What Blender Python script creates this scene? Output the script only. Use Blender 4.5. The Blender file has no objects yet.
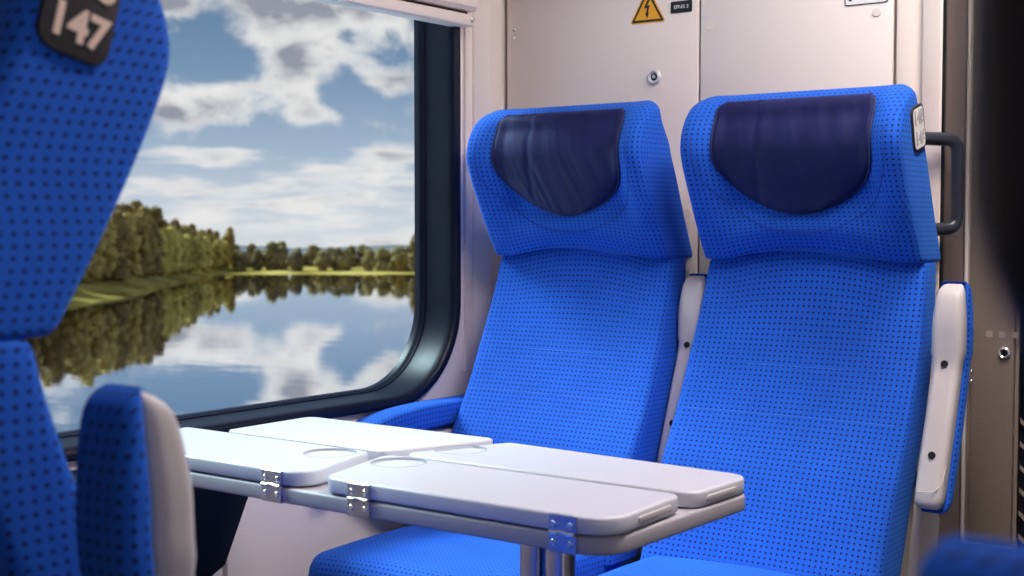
import bpy, bmesh, math, random
from mathutils import Vector, Matrix
PI = math.pi
scene = bpy.context.scene
COL = scene.collection
V = Vector

# ------------------------------------------------------------------ helpers
def lin(c):
    out = []
    for v in c:
        v = v / 255.0
        out.append(v / 12.92 if v <= 0.04045 else ((v + 0.055) / 1.055) ** 2.4)
    return (*out, 1.0)

def sm(a, b, x):
    t = max(0.0, min(1.0, (x - a) / (b - a)))
    return t * t * (3 - 2 * t)

def interp(pts, x):
    """monotone-ish cubic through (x, y) points"""
    if x <= pts[0][0]:
        (x0, y0), (x1, y1) = pts[0], pts[1]
        return y0 + (y1 - y0) / (x1 - x0) * (x - x0)
    if x >= pts[-1][0]:
        (x0, y0), (x1, y1) = pts[-2], pts[-1]
        return y1 + (y1 - y0) / (x1 - x0) * (x - x1)
    for i in range(len(pts) - 1):
        if pts[i][0] <= x <= pts[i + 1][0]:
            break
    def slope(k):
        if k == 0 or k == len(pts) - 1:
            j = 0 if k == 0 else k - 1
            return (pts[j + 1][1] - pts[j][1]) / (pts[j + 1][0] - pts[j][0])
        return (pts[k + 1][1] - pts[k - 1][1]) / (pts[k + 1][0] - pts[k - 1][0])
    (x0, y0), (x1, y1) = pts[i], pts[i + 1]
    h = x1 - x0
    t = (x - x0) / h
    m0, m1 = slope(i) * h, slope(i + 1) * h
    return ((2 * t**3 - 3 * t**2 + 1) * y0 + (t**3 - 2 * t**2 + t) * m0 +
            (-2 * t**3 + 3 * t**2) * y1 + (t**3 - t**2) * m1)

def link(o, parent=None):
    COL.objects.link(o)
    if parent is not None:
        o.parent = parent
    return o

def tag(o, label=None, cat=None, group=None, kind=None):
    if label: o['label'] = label
    if cat: o['category'] = cat
    if group: o['group'] = group
    if kind: o['kind'] = kind
    return o

def empty(name, loc, rz=0.0):
    o = bpy.data.objects.new(name, None)
    o.empty_display_size = 0.1
    o.location = loc
    o.rotation_euler = (0, 0, rz)
    return link(o)

def finish(name, bm, mat, parent=None, smooth=True, angle=35, recalc=True, loc=None):
    if recalc:
        bmesh.ops.recalc_face_normals(bm, faces=bm.faces)
    if smooth:
        ca = math.radians(angle)
        for f in bm.faces:
            f.smooth = True
        for e in bm.edges:
            if len(e.link_faces) == 2 and e.calc_face_angle(0) > ca:
                e.smooth = False
    me = bpy.data.meshes.new(name)
    bm.to_mesh(me)
    bm.free()
    for m in (mat if isinstance(mat, (list, tuple)) else [mat]):
        me.materials.append(m)
    o = bpy.data.objects.new(name, me)
    if loc is not None:
        o.location = loc
    return link(o, parent)

def add_box(bm, lo, hi, bevel=0.0, seg=2, rot=None, pivot=None):
    r = bmesh.ops.create_cube(bm, size=1.0)
    vs = r['verts']
    c = (V(lo) + V(hi)) / 2
    s = V(hi) - V(lo)
    for v in vs:
        v.co = V((v.co.x * s.x, v.co.y * s.y, v.co.z * s.z)) + c
    if bevel > 0:
        es = list({e for v in vs for e in v.link_edges})
        bmesh.ops.bevel(bm, geom=es, offset=bevel, segments=seg, profile=0.5, affect='EDGES', clamp_overlap=True)

def rounded(poly, r, n=5):
    """round the corners of a 2D polygon; r number or list"""
    out = []
    k = len(poly)
    for i in range(k):
        p = V(poly[i]); a = V(poly[i - 1]); b = V(poly[(i + 1) % k])
        ri = r[i] if isinstance(r, (list, tuple)) else r
        if ri <= 0:
            out.append((p.x, p.y)); continue
        d1 = (a - p).normalized(); d2 = (b - p).normalized()
        ang = d1.angle(d2)
        t = ri / math.tan(ang / 2)
        t = min(t, 0.49 * (a - p).length, 0.49 * (b - p).length)
        rr = t * math.tan(ang / 2)
        c = p + (d1 + d2).normalized() * (rr / math.sin(ang / 2))
        s = p + d1 * t; e = p + d2 * t
        a0 = math.atan2(s.y - c.y, s.x - c.x); a1 = math.atan2(e.y - c.y, e.x - c.x)
        da = a1 - a0
        while da > PI: da -= 2 * PI
        while da < -PI: da += 2 * PI
        for j in range(n + 1):
            q = a0 + da * j / n
            out.append((c.x + rr * math.cos(q), c.y + rr * math.sin(q)))
    return out

def inset(poly, d):
    k = len(poly); out = []
    area = sum(poly[i - 1][0] * poly[i][1] - poly[i][0] * poly[i - 1][1] for i in range(k))
    sgn = 1 if area > 0 else -1
    for i in range(k):
        a = V(poly[i - 1]); p = V(poly[i]); b = V(poly[(i + 1) % k])
        e1 = (p - a); e2 = (b - p)
        e1 = e1.normalized() if e1.length > 1e-9 else V((0, 0))
        e2 = e2.normalized() if e2.length > 1e-9 else V((0, 0))
        n1 = V((-e1.y, e1.x)) * sgn; n2 = V((-e2.y, e2.x)) * sgn
        nn = n1 + n2
        if nn.length < 1e-9: nn = n1
        nn.normalize()
        c = max(0.5, nn.dot(n1) if n1.length > 0 else 1)
        q = p + nn * (d / c)
        out.append((q.x, q.y))
    return out

def add_prism(bm, poly, z0, z1, bevel=0.0, seg=3, fn=None):
    """closed solid: polygon swept z0..z1, edges rounded by bevel. fn maps (a,b,c)->co"""
    fn = fn or (lambda a, b, c: V((a, b, c)))
    levels = []
    if bevel > 0:
        for j in range(seg + 1):
            th = PI / 2 * j / seg
            levels.append((bevel * (1 - math.sin(th)), z0 + bevel * (1 - math.cos(th))))
        for j in range(seg + 1):
            th = PI / 2 * j / seg
            levels.append((bevel * (1 - math.cos(th)), z1 - bevel * (1 - math.sin(th))))
    else:
        levels = [(0, z0), (0, z1)]
    loops = []
    for ins, z in levels:
        pp = inset(poly, ins) if ins > 0 else poly
        loops.append([bm.verts.new(fn(a, b, z)) for a, b in pp])
    n = len(poly)
    for i in range(len(loops) - 1):
        for j in range(n):
            bm.faces.new((loops[i][j], loops[i][(j + 1) % n], loops[i + 1][(j + 1) % n], loops[i + 1][j]))
    bm.faces.new(list(reversed(loops[0])))
    bm.faces.new(loops[-1])

def add_tube(bm, pts, r, n=10, cap=True, smooth_pts=0):
    pts = [V(p) for p in pts]
    rs = r if isinstance(r, (list, tuple)) else [r] * len(pts)
    loops = []
    prev = None
    for i, p in enumerate(pts):
        if i == 0: t = pts[1] - p
        elif i == len(pts) - 1: t = p - pts[i - 1]
        else: t = (pts[i + 1] - p).normalized() + (p - pts[i - 1]).normalized()
        t.normalize()
        if prev is None:
            a = V((0, 0, 1)) if abs(t.z) < 0.9 else V((1, 0, 0))
            u = t.cross(a).normalized()
        else:
            u = (prev - t * prev.dot(t)).normalized()
        prev = u
        w = t.cross(u)
        loops.append([bm.verts.new(p + (u * math.cos(2 * PI * k / n) + w * math.sin(2 * PI * k / n)) * rs[i]) for k in range(n)])
    for i in range(len(loops) - 1):
        for k in range(n):
            bm.faces.new((loops[i][k], loops[i][(k + 1) % n], loops[i + 1][(k + 1) % n], loops[i + 1][k]))
    if cap:
        bm.faces.new(list(reversed(loops[0])))
        bm.faces.new(loops[-1])

def fillet_path(pts, r, n=6):
    out = [V(pts[0])]
    for i in range(1, len(pts) - 1):
        p = V(pts[i]); a = V(pts[i - 1]); b = V(pts[i + 1])
        d1 = (a - p).normalized(); d2 = (b - p).normalized()
        s = p + d1 * r; e = p + d2 * r
        for j in range(n + 1):
            t = j / n
            out.append((1 - t)**2 * s + 2 * t * (1 - t) * p + t**2 * e)
    out.append(V(pts[-1]))
    return out

def add_disc(bm, c, axis, r, h, n=20, bevel=0.0):
    axis = V(axis).normalized()
    a = V((0, 0, 1)) if abs(axis.z) < 0.9 else V((1, 0, 0))
    u = axis.cross(a).normalized(); w = axis.cross(u)
    prof = [(r, 0), (r, h - bevel), (r - bevel, h)] if bevel else [(r, 0), (r, h)]
    loops = [[bm.verts.new(V(c) + axis * hh + (u * math.cos(2 * PI * k / n) + w * math.sin(2 * PI * k / n)) * rr) for k in range(n)] for rr, hh in prof]
    for i in range(len(loops) - 1):
        for k in range(n):
            bm.faces.new((loops[i][k], loops[i][(k + 1) % n], loops[i + 1][(k + 1) % n], loops[i + 1][k]))
    bm.faces.new(list(reversed(loops[0]))); bm.faces.new(loops[-1])

def add_ring(bm, c, axis, r0, r1, h, n=24):
    axis = V(axis).normalized()
    a = V((0, 0, 1)) if abs(axis.z) < 0.9 else V((1, 0, 0))
    u = axis.cross(a).normalized(); w = axis.cross(u)
    m = (r0 + r1) / 2; k2 = (r1 - r0) / 2
    loops = []
    for rr, hh in [(r0, 0), (r0, h * .7), (m, h), (r1, h * .7), (r1, 0)]:
        loops.append([bm.verts.new(V(c) + axis * hh + (u * math.cos(2 * PI * k / n) + w * math.sin(2 * PI * k / n)) * rr) for k in range(n)])
    L = len(loops)
    for i in range(L):
        for k in range(n):
            bm.faces.new((loops[i][k], loops[i][(k + 1) % n], loops[(i + 1) % L][(k + 1) % n], loops[(i + 1) % L][k]))

def loft(bm, loops, us, vs):
    """closed loops -> skin with caps, writes metre UVs (us per loop list incl. wrap value, vs per loop)"""
    uvl = bm.loops.layers.uv.verify()
    L = [[bm.verts.new(p) for p in lp] for lp in loops]
    n = len(loops[0])
    for i in range(len(L) - 1):
        for j in range(n):
            k = (j + 1) % n
            f = bm.faces.new((L[i][j], L[i][k], L[i + 1][k], L[i + 1][j]))
            f.smooth = True
            uu = [(us[i][j], vs[i]), (us[i][j + 1], vs[i]), (us[i + 1][j + 1], vs[i + 1]), (us[i + 1][j], vs[i + 1])]
            for l, q in zip(f.loops, uu):
                l[uvl].uv = q
    for idx, rev in ((0, True), (-1, False)):
        vv = list(reversed(L[idx])) if rev else L[idx]
        f = bm.faces.new(vv)
        f.smooth = True
        for l in f.loops:
            l[uvl].uv = (l.vert.co.x, l.vert.co.y)

def section(hw, yf, depth, r, nf=17, na=4):
    """rounded outline (x, y) counter-clockwise; front is -y following yf(x); u values measured along it"""
    r = max(0.001, min(r, depth * 0.49, hw * 0.49))
    pts = []
    xs = [-(hw - r) + 2 * (hw - r) * i / (nf - 1) for i in range(nf)]
    for x in xs: pts.append((x, yf(x)))
    ye = yf(hw - r); yb = ye + depth
    for k in range(1, na + 1):
        a = -PI / 2 + PI / 2 * k / na
        pts.append((hw - r + r * math.cos(a), ye + r + r * math.sin(a)))
    for k in range(1, 3):
        pts.append((hw, ye + r + (depth - 2 * r) * k / 3))
    for k in range(0, na + 1):
        a = PI / 2 * k / na
        pts.append((hw - r + r * math.cos(a), yb - r + r * math.sin(a)))
    for k in range(1, 5):
        pts.append(((hw - r) * (1 - 2 * k / 5), yb))
    for k in range(0, na + 1):
        a = PI / 2 + PI / 2 * k / na
        pts.append((-(hw - r) + r * math.cos(a), yb - r + r * math.sin(a)))
    for k in range(1, 3):
        pts.append((-hw, yb - r - (depth - 2 * r) * k / 3))
    for k in range(0, na):
        a = PI + PI / 2 * k / na
        pts.append((-(hw - r) + r * math.cos(a), ye + r + r * math.sin(a)))
    u = [pts[0][0]]
    for i in range(1, len(pts) + 1):
        a = pts[i - 1]; b = pts[i % len(pts)]
        u.append(u[-1] + math.hypot(b[0] - a[0], b[1] - a[1]))
    return pts, u

# ------------------------------------------------------------------ materials
class NT:
    def __init__(self, name, world=False):
        if world:
            self.m = bpy.data.worlds.new(name); scene.world = self.m
        else:
            self.m = bpy.data.materials.new(name)
        self.m.use_nodes = True
        self.t = self.m.node_tree
        self.t.nodes.clear()
    def n(self, typ, ins=None, **kw):
        nd = self.t.nodes.new(typ)
        for k, v in kw.items(): setattr(nd, k, v)
        for k, v in (ins or {}).items(): self.set(nd, k, v)
        return nd
    def set(self, nd, k, v):
        s = nd.inputs[k]
        if hasattr(v, 'is_output') or isinstance(v, bpy.types.NodeSocket):
            self.t.links.new(v, s)
        else:
            s.default_value = v
    def math(self, op, *a):
        nd = self.n('ShaderNodeMath', operation=op)
        for i, v in enumerate(a): self.set(nd, i, v)
        return nd.outputs[0]
    def mix(self, fac, a, b):
        nd = self.n('ShaderNodeMix', data_type='RGBA')
        self.set(nd, 0, fac); self.set(nd, 6, a); self.set(nd, 7, b)
        return nd.outputs[2]
    def ramp(self, fac, stops, interp='LINEAR'):
        nd = self.n('ShaderNodeValToRGB')
        nd.color_ramp.interpolation = interp
        el = nd.color_ramp.elements
        while len(el) < len(stops): el.new(0.5)
        for e, (p, c) in zip(el, stops):
            e.position = p; e.color = c
        self.set(nd, 0, fac)
        return nd.outputs[0]
    def smooth(self, a, b, x):
        nd = self.n('ShaderNodeMapRange', interpolation_type='SMOOTHSTEP')
        self.set(nd, 0, x); self.set(nd, 1, a); self.set(nd, 2, b)
        return nd.outputs[0]

def plain(name, rgb, rough=0.5, metal=0.0, noise=0.0, nscale=60, bump=0.0, spec=0.5, coat=0.0):
    t = NT(name)
    out = t.n('ShaderNodeOutputMaterial')
    p = t.n('ShaderNodeBsdfPrincipled', {'Roughness': rough, 'Metallic': metal, 'Specular IOR Level': spec, 'Coat Weight': coat})
    c = lin(rgb)
    tc = t.n('ShaderNodeTexCoord')
    nz = t.n('ShaderNodeTexNoise', {'Scale': nscale, 'Detail': 4.0, 'Vector': tc.outputs['Object']})
    if noise > 0:
        d = tuple(v * (1 - noise) for v in c[:3]) + (1,)
        e = tuple(min(1, v * (1 + noise)) for v in c[:3]) + (1,)
        t.set(p, 'Base Color', t.ramp(nz.outputs[0], [(0.3, d), (0.7, e)]))
    else:
        p.inputs['Base Color'].default_value = c
    if bump > 0:
        b = t.n('ShaderNodeBump', {'Strength': bump, 'Distance': 0.001, 'Height': nz.outputs[0]})
        t.set(p, 'Normal', b.outputs[0])
    t.t.links.new(p.outputs[0], out.inputs[0])
    return t.m

def fabric(name, rgb, dot_rgb, sx=0.0106, sy=0.0100, rad=0.168, plain_cloth=False):
    t = NT(name)
    out = t.n('ShaderNodeOutputMaterial')
    p = t.n('ShaderNodeBsdfPrincipled', {'Roughness': 0.85, 'Specular IOR Level': 0.15, 'Sheen Weight': 0.22, 'Sheen Roughness': 0.4})
    p.inputs['Sheen Tint'].default_value = lin((110, 190, 255))
    uv = t.n('ShaderNodeUVMap')
    sp = t.n('ShaderNodeSeparateXYZ', {0: uv.outputs[0]})
    tc = t.n('ShaderNodeTexCoord')
    big = t.n('ShaderNodeTexNoise', {'Scale': 9.0, 'Detail': 3.0, 'Vector': tc.outputs['Object']})
    fine = t.n('ShaderNodeTexNoise', {'Scale': 700.0, 'Detail': 2.0, 'Vector': tc.outputs['Object']})
    c = lin(rgb)
    base = t.ramp(big.outputs[0], [(0.3, tuple(v * 0.92 for v in c[:3]) + (1,)), (0.7, tuple(v * 1.06 for v in c[:3]) + (1,))])
    fx = t.math('SUBTRACT', t.math('FRACT', t.math('DIVIDE', sp.outputs[0], sx)), 0.5)
    fy = t.math('SUBTRACT', t.math('FRACT', t.math('DIVIDE', sp.outputs[1], sy)), 0.5)
    d = t.math('POWER', t.math('ADD', t.math('POWER', t.math('ABSOLUTE', fx), 3.0), t.math('POWER', t.math('ABSOLUTE', fy), 3.0)), 1 / 3.0)
    m = t.math('SUBTRACT', 1.0, t.smooth(rad - 0.04, rad + 0.06, d))
    t.set(p, 'Base Color', t.mix(m, base, lin(dot_rgb)))
    h = t.math('ADD', fine.outputs[0], t.math('MULTIPLY', m, -0.8))
    b = t.n('ShaderNodeBump', {'Strength': 0.35, 'Distance': 0.0012, 'Height': h})
    t.set(p, 'Normal', b.outputs[0])
    t.t.links.new(p.outputs[0], out.inputs[0])
    return t.m

def emit(name, rgb, s):
    t = NT(name)
    out = t.n('ShaderNodeOutputMaterial')
    e = t.n('ShaderNodeEmission', {'Strength': s})
    e.inputs[0].default_value = rgb
    t.t.links.new(e.outputs[0], out.inputs[0])
    return t.m

M = {}
M['blue'] = fabric('blue_dotted_fabric', (36, 96, 206), (26, 26, 84))
M['navy'] = plain('navy_leatherette', (25, 29, 80), 0.68, noise=0.14, nscale=18, bump=0.4, spec=0.25)
M['thread'] = plain('pale_blue_thread', (58, 114, 216), 0.8)
M['thread_dark'] = plain('blue_thread', (24, 62, 160), 0.8)
M['thread_navy'] = plain('navy_thread', (28, 34, 84), 0.7)
M['shell'] = plain('beige_plastic_shell', (206, 198, 196), 0.38, noise=0.03, nscale=300, bump=0.15)
M['wall'] = plain('beige_wall_laminate', (236, 225, 219), 0.42, noise=0.02, nscale=400, bump=0.1)
M['trim'] = plain('beige_trim_paint', (230, 217, 208), 0.4, noise=0.02, nscale=200)
M['vestibule'] = plain('taupe_bulkhead_paint', (146, 130, 118), 0.45, noise=0.04, nscale=150)
M['table'] = plain('pale_grey_laminate', (214, 214, 222), 0.30, noise=0.015, nscale=500, bump=0.05)
M['table_edge'] = plain('grey_table_edge', (178, 172, 178), 0.45, noise=0.02, nscale=300)
M['steel'] = plain('brushed_steel', (190, 196, 220), 0.28, metal=1.0)
M['chrome'] = plain('polished_chrome', (232, 232, 232), 0.25, metal=0.9)
M['rubber'] = plain('black_window_rubber', (13, 18, 38), 0.4, noise=0.1, nscale=80, spec=0.28)
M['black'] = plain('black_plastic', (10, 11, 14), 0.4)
M['hole'] = plain('dark_bolt_hole', (6, 6, 8), 0.8)
M['bin'] = plain('matt_black_bin', (3, 3, 5), 0.8)
M['handle'] = plain('black_grab_handle', (34, 37, 48), 0.33, spec=0.6)
M['floor'] = plain('grey_rubber_floor', (58, 60, 68), 0.6, noise=0.2, nscale=120)
M['ceiling'] = plain('white_ceiling_paint', (225, 222, 216), 0.5, noise=0.02, nscale=50)
M['dark_base'] = plain('charcoal_seat_base', (48, 50, 58), 0.5)
M['yellow'] = plain('warning_yellow', (240, 172, 40), 0.45)
M['sticker_black'] = plain('sticker_black', (18, 20, 26), 0.45)
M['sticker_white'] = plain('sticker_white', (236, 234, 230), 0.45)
M['plate_black'] = plain('dark_brown_plate', (46, 38, 40), 0.45)
M['digit'] = plain('pale_digit_ink', (242, 214, 196), 0.5)
M['glassdark'] = plain('dark_door_glass', (14, 18, 26), 0.12, spec=0.6)
M['nickel'] = plain('satin_nickel', (232, 234, 238), 0.35, metal=0.45)
M['column_shade'] = plain('shaded_column_side', (118, 104, 102), 0.5)  # column side colour with its shade painted in
M['mark'] = plain('faint_marking_film', (172, 157, 146), 0.5)
M['bark'] = plain('brown_bark', (70, 56, 42), 0.9, noise=0.3, nscale=3)

def glass_mat():
    t = NT('clear_window_glass')
    out = t.n('ShaderNodeOutputMaterial')
    tr = t.n('ShaderNodeBsdfTransparent'); tr.inputs[0].default_value = (0.97, 0.98, 0.98, 1)
    gl = t.n('ShaderNodeBsdfGlossy', {'Roughness': 0.02})
    lw = t.n('ShaderNodeFresnel', {'IOR': 1.12})
    mx = t.n('ShaderNodeMixShader')
    t.t.links.new(lw.outputs[0], mx.inputs[0]); t.t.links.new(tr.outputs[0], mx.inputs[1]); t.t.links.new(gl.outputs[0], mx.inputs[2])
    t.t.links.new(mx.outputs[0], out.inputs[0])
    return t.m
M['glass'] = glass_mat()

def water_mat():
    t = NT('calm_lake_water')
    out = t.n('ShaderNodeOutputMaterial')
    p = t.n('ShaderNodeBsdfPrincipled', {'Roughness': 0.015, 'IOR': 1.33, 'Specular IOR Level': 1.0, 'Metallic': 1.0})
    p.inputs['Base Color'].default_value = (0.90, 0.91, 0.93, 1)
    tc = t.n('ShaderNodeTexCoord')
    mp = t.n('ShaderNodeMapping', {'Vector': tc.outputs['Object'], 'Scale': (0.35, 0.9, 1.0)})
    nz = t.n('ShaderNodeTexNoise', {'Scale': 0.6, 'Detail': 3.0, 'Vector': mp.outputs[0]})
    b = t.n('ShaderNodeBump', {'Strength': 0.025, 'Distance': 0.3, 'Height': nz.outputs[0]})
    t.set(p, 'Normal', b.outputs[0])
    t.t.links.new(p.outputs[0], out.inputs[0])
    return t.m
M['water'] = water_mat()

def leaf_mat(name, c0, c1, c2):
    t = NT(name)
    out = t.n('ShaderNodeOutputMaterial')
    p = t.n('ShaderNodeBsdfPrincipled', {'Roughness': 0.8, 'Specular IOR Level': 0.1})
    oi = t.n('ShaderNodeObjectInfo')
    tc = t.n('ShaderNodeTexCoord')
    nz = t.n('ShaderNodeTexNoise', {'Scale': 0.55, 'Detail': 3.0, 'Vector': tc.outputs['Object']})
    f = t.math('ADD', t.math('MULTIPLY', nz.outputs[0], 0.75), t.math('MULTIPLY', oi.outputs['Random'], 0.35))
    t.set(p, 'Base Color', t.ramp(f, [(0.28, lin(c0)), (0.52, lin(c1)), (0.8, lin(c2))]))
    t.t.links.new(p.outputs[0], out.inputs[0])
    return t.m
M['leaf'] = leaf_mat('broadleaf_foliage', (108, 82, 52), (156, 126, 72), (206, 174, 98))
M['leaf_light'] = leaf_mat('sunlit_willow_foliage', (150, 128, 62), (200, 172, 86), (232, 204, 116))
M['leaf_far'] = leaf_mat('far_shore_foliage', (100, 86, 64), (138, 120, 80), (184, 160, 102))

def grass_mat():
    t = NT('meadow_grass')
    out = t.n('ShaderNodeOutputMaterial')
    p = t.n('ShaderNodeBsdfPrincipled', {'Roughness': 0.9, 'Specular IOR Level': 0.05})
    tc = t.n('ShaderNodeTexCoord')
    mp = t.n('ShaderNodeMapping', {'Vector': tc.outputs['Object'], 'Scale': (0.35, 0.12, 1.0), 'Rotation': (0, 0, 0.6)})
    nz = t.n('ShaderNodeTexNoise', {'Scale': 0.6, 'Detail': 5.0, 'Vector': mp.outputs[0]})
    t.set(p, 'Base Color', t.ramp(nz.outputs[0], [(0.3, lin((128, 108, 46))), (0.5, lin((186, 156, 74))), (0.7, lin((212, 184, 102)))]))
    t.t.links.new(p.outputs[0], out.inputs[0])
    return t.m
M['grass'] = grass_mat()
M['hill'] = plain('hazy_blue_hill', (112, 108, 112), 0.9, noise=0.15, nscale=0.05)

# ------------------------------------------------------------------ world: blue sky with broken cumulus
SKY_STRENGTH = 1.0
def build_world():
    t = NT('sky', world=True)
    out = t.n('ShaderNodeOutputWorld')
    bg = t.n('ShaderNodeBackground', {'Strength': SKY_STRENGTH})
    tc = t.n('ShaderNodeTexCoord')
    sp = t.n('ShaderNodeSeparateXYZ', {0: tc.outputs['Generated']})
    x, y, z = sp.outputs
    az = t.math('DEGREES', t.math('ARCTAN2', y, t.math('MULTIPLY', x, -1.0)))
    el = t.math('DEGREES', t.math('ARCSINE', z))
    elc = t.math('MAXIMUM', el, -2.0)
    # broken-cloud noise in stretched angular space, wider than tall
    cv = t.n('ShaderNodeCombineXYZ', {0: t.math('MULTIPLY', az, 0.30), 1: t.math('MULTIPLY', el, 0.40), 2: 1.7})
    n1 = t.n('ShaderNodeTexNoise', {'Scale': 1.0, 'Detail': 8.0, 'Roughness': 0.6, 'Distortion': 0.25, 'Vector': cv.outputs[0]})
    cv2 = t.n('ShaderNodeCombineXYZ', {0: t.math('MULTIPLY', az, 0.28), 1: t.math('MULTIPLY', el, 1.5), 2: 5.2})
    n2 = t.n('ShaderNodeTexNoise', {'Scale': 1.0, 'Detail': 6.0, 'Roughness': 0.55, 'Distortion': 0.3, 'Vector': cv2.outputs[0]})
    low = t.math('SUBTRACT', 1.0, t.smooth(2.2, 4.6, el))
    nz = t.math('ADD', t.math('MULTIPLY', n1.outputs[0], t.math('SUBTRACT', 1.0, low)), t.math('MULTIPLY', n2.outputs[0], low))
    f = t.math('SUBTRACT', nz, 0.5)
    f = t.math('MULTIPLY', f, 1.5)
    def blob(ca, ce, ra, re, amp):
        a = t.math('POWER', t.math('DIVIDE', t.math('SUBTRACT', az, ca), ra), 2.0)
        b = t.math('POWER', t.math('DIVIDE', t.math('SUBTRACT', el, ce), re), 2.0)
        e = t.math('EXPONENT', t.math('MULTIPLY', t.math('ADD', a, b), -1.0))
        return t.math('MULTIPLY', e, amp)
    clouds = [(44.2, 9.3, 3.6, 0.75, 0.5), (47.8, 8.6, 1.8, 1.3, 0.30), (44.4, 7.4, 1.5, 1.2, 0.50), (44.6, 5.5, 0.9, 1.2, 0.5),
              (45.3, 4.6, 1.5, 0.4, 0.28), (40.0, 5.0, 1.8, 0.75, 0.62), (48.4, 6.1, 1.5, 0.65, 0.5), (39.0, 9.2, 1.6, 0.9, 0.38),
              (41.0, 3.0, 2.2, 0.35, 0.34), (48.3, 3.0, 1.6, 0.45, 0.32), (46.5, 1.9, 3.6, 0.55, 0.30), (42.0, 1.0, 4.0, 0.7, 0.24),
              (40.9, 6.9, 1.2, 1.0, -0.5), (46.9, 5.4, 0.9, 0.8, -0.35), (46.6, 8.0, 0.5, 0.4, -0.25), (44.0, 3.6, 3.0, 0.4, -0.3)]
    for c in clouds:
        f = t.math('ADD', f, blob(*c))
    f = t.math('ADD', f, t.math('MULTIPLY', t.math('SUBTRACT', 1.0, t.smooth(-1.0, 2.2, el)), 0.16))
    mask = t.smooth(0.0, 0.34, f)
    # grey bellies inside thick cloud
    cv3 = t.n('ShaderNodeCombineXYZ', {0: t.math('MULTIPLY', az, 0.42), 1: t.math('MULTIPLY', el, 0.75), 2: 9.4})
    n3 = t.n('ShaderNodeTexNoise', {'Scale': 1.0, 'Detail': 6.0, 'Roughness': 0.55, 'Distortion': 0.2, 'Vector': cv3.outputs[0]})
    shade = t.smooth(0.36, 0.64, n3.outputs[0])
    dk = t.math('MULTIPLY', t.math('MULTIPLY', t.smooth(0.18, 0.60, f), shade), 0.8)
    for c in [(44.6, 9.4, 4.0, 0.8, 1.0), (44.4, 7.3, 0.9, 0.9, 0.75), (39.6, 4.65, 2.0, 0.4, 0.9), (49.2, 6.0, 1.1, 0.5, 0.7), (38.6, 9.3, 1.8, 0.7, 0.7)]:
        dk = t.math('ADD', dk, t.math('MULTIPLY', blob(*c), t.math('ADD', t.math('MULTIPLY', shade, 0.65), 0.35)))
    dk = t.math('MINIMUM', dk, 1.0)
    sky = t.ramp(t.math('DIVIDE', t.math('ADD', elc, 2.0), 14.0),
                 [(0.0, lin((222, 224, 228))), (0.18, lin((206, 214, 224))), (0.36, lin((166, 186, 208))), (0.60, lin((124, 152, 184))), (0.85, lin((92, 124, 158)))])
    cloud = t.mix(dk, lin((238, 236, 235)), lin((152, 154, 168)))
    col = t.mix(mask, sky, cloud)
    t.set(bg, 0, col)
    t.t.links.new(bg.outputs[0], out.inputs[0])
build_world()

# ------------------------------------------------------------------ the seat
RECL = [(.38, -.252), (.42, -.235), (.577, -.165), (.69, -.10), (.80, -.05), (.90, -.014), (.955, 0.0), (.975, .004)]
HEAD = [(.945, -.002), (.96, -.014), (1.037, -.062), (1.109, -.101), (1.165, -.124), (1.195, -.123), (1.225, -.110), (1.25, -.088), (1.275, -.055)]
HDEP = [(.945, .118), (1.0, .130), (1.11, .146), (1.165, .142), (1.20, .125), (1.25, .062), (1.275, .034)]
BHW = [(.38, .229), (.75, .228), (.87, .222), (.955, .217)]
BDEP = [(.38, .112), (.567, .108), (.75, .088), (.955, .072)]
def arch(x): return 0.022 * max(0.0, 1 - (x / 0.165) ** 2) ** 1.0
def head_y(x, z):
    rd = 0.042 * sm(0.99, 1.09, z) * (1 - 0.75 * sm(1.22, 1.272, z))
    return interp(HEAD, z) + rd * (1 - sm(0.125, 0.192, abs(x)))
def back_y(x, z):
    return interp(RECL, z) + 0.010 * (1 - (x / 0.22) ** 2)

def backrest_mesh():
    bm = bmesh.new()
    loops, us, vs = [], [], []
    levels = []
    r = 0.009
    zb, zt = 0.385, 0.9655
    for k in range(5):
        th = PI / 2 * k / 4
        levels.append((r * (1 - math.sin(th)), zb + r * (1 - math.cos(th))))
    n = 44
    for k in range(1, n):
        levels.append((0, zb + r + (zt - zb - 2 * r) * k / n))
    for k in range(5):
        th = PI / 2 * k / 4
        levels.append((r * (1 - math.cos(th)), zt - r * (1 - math.sin(th))))
    v = 0; pz = None
    for ins, z in levels:
        hw = interp(BHW, z) - ins
        pts, u = section(hw, lambda x: back_y(x, z) + ins, interp(BDEP, z) - 2 * ins, 0.014)
        w = sm(0.80, 0.95, z)
        loops.append([V((x, y, z + arch(x) * w)) for x, y in pts])
        us.append(u)
        if pz is not None:
            v += math.hypot(z - pz, interp(RECL, z) - interp(RECL, pz))
        pz = z
        vs.append(v)
    loft(bm, loops, us, vs)
    return bm

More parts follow.
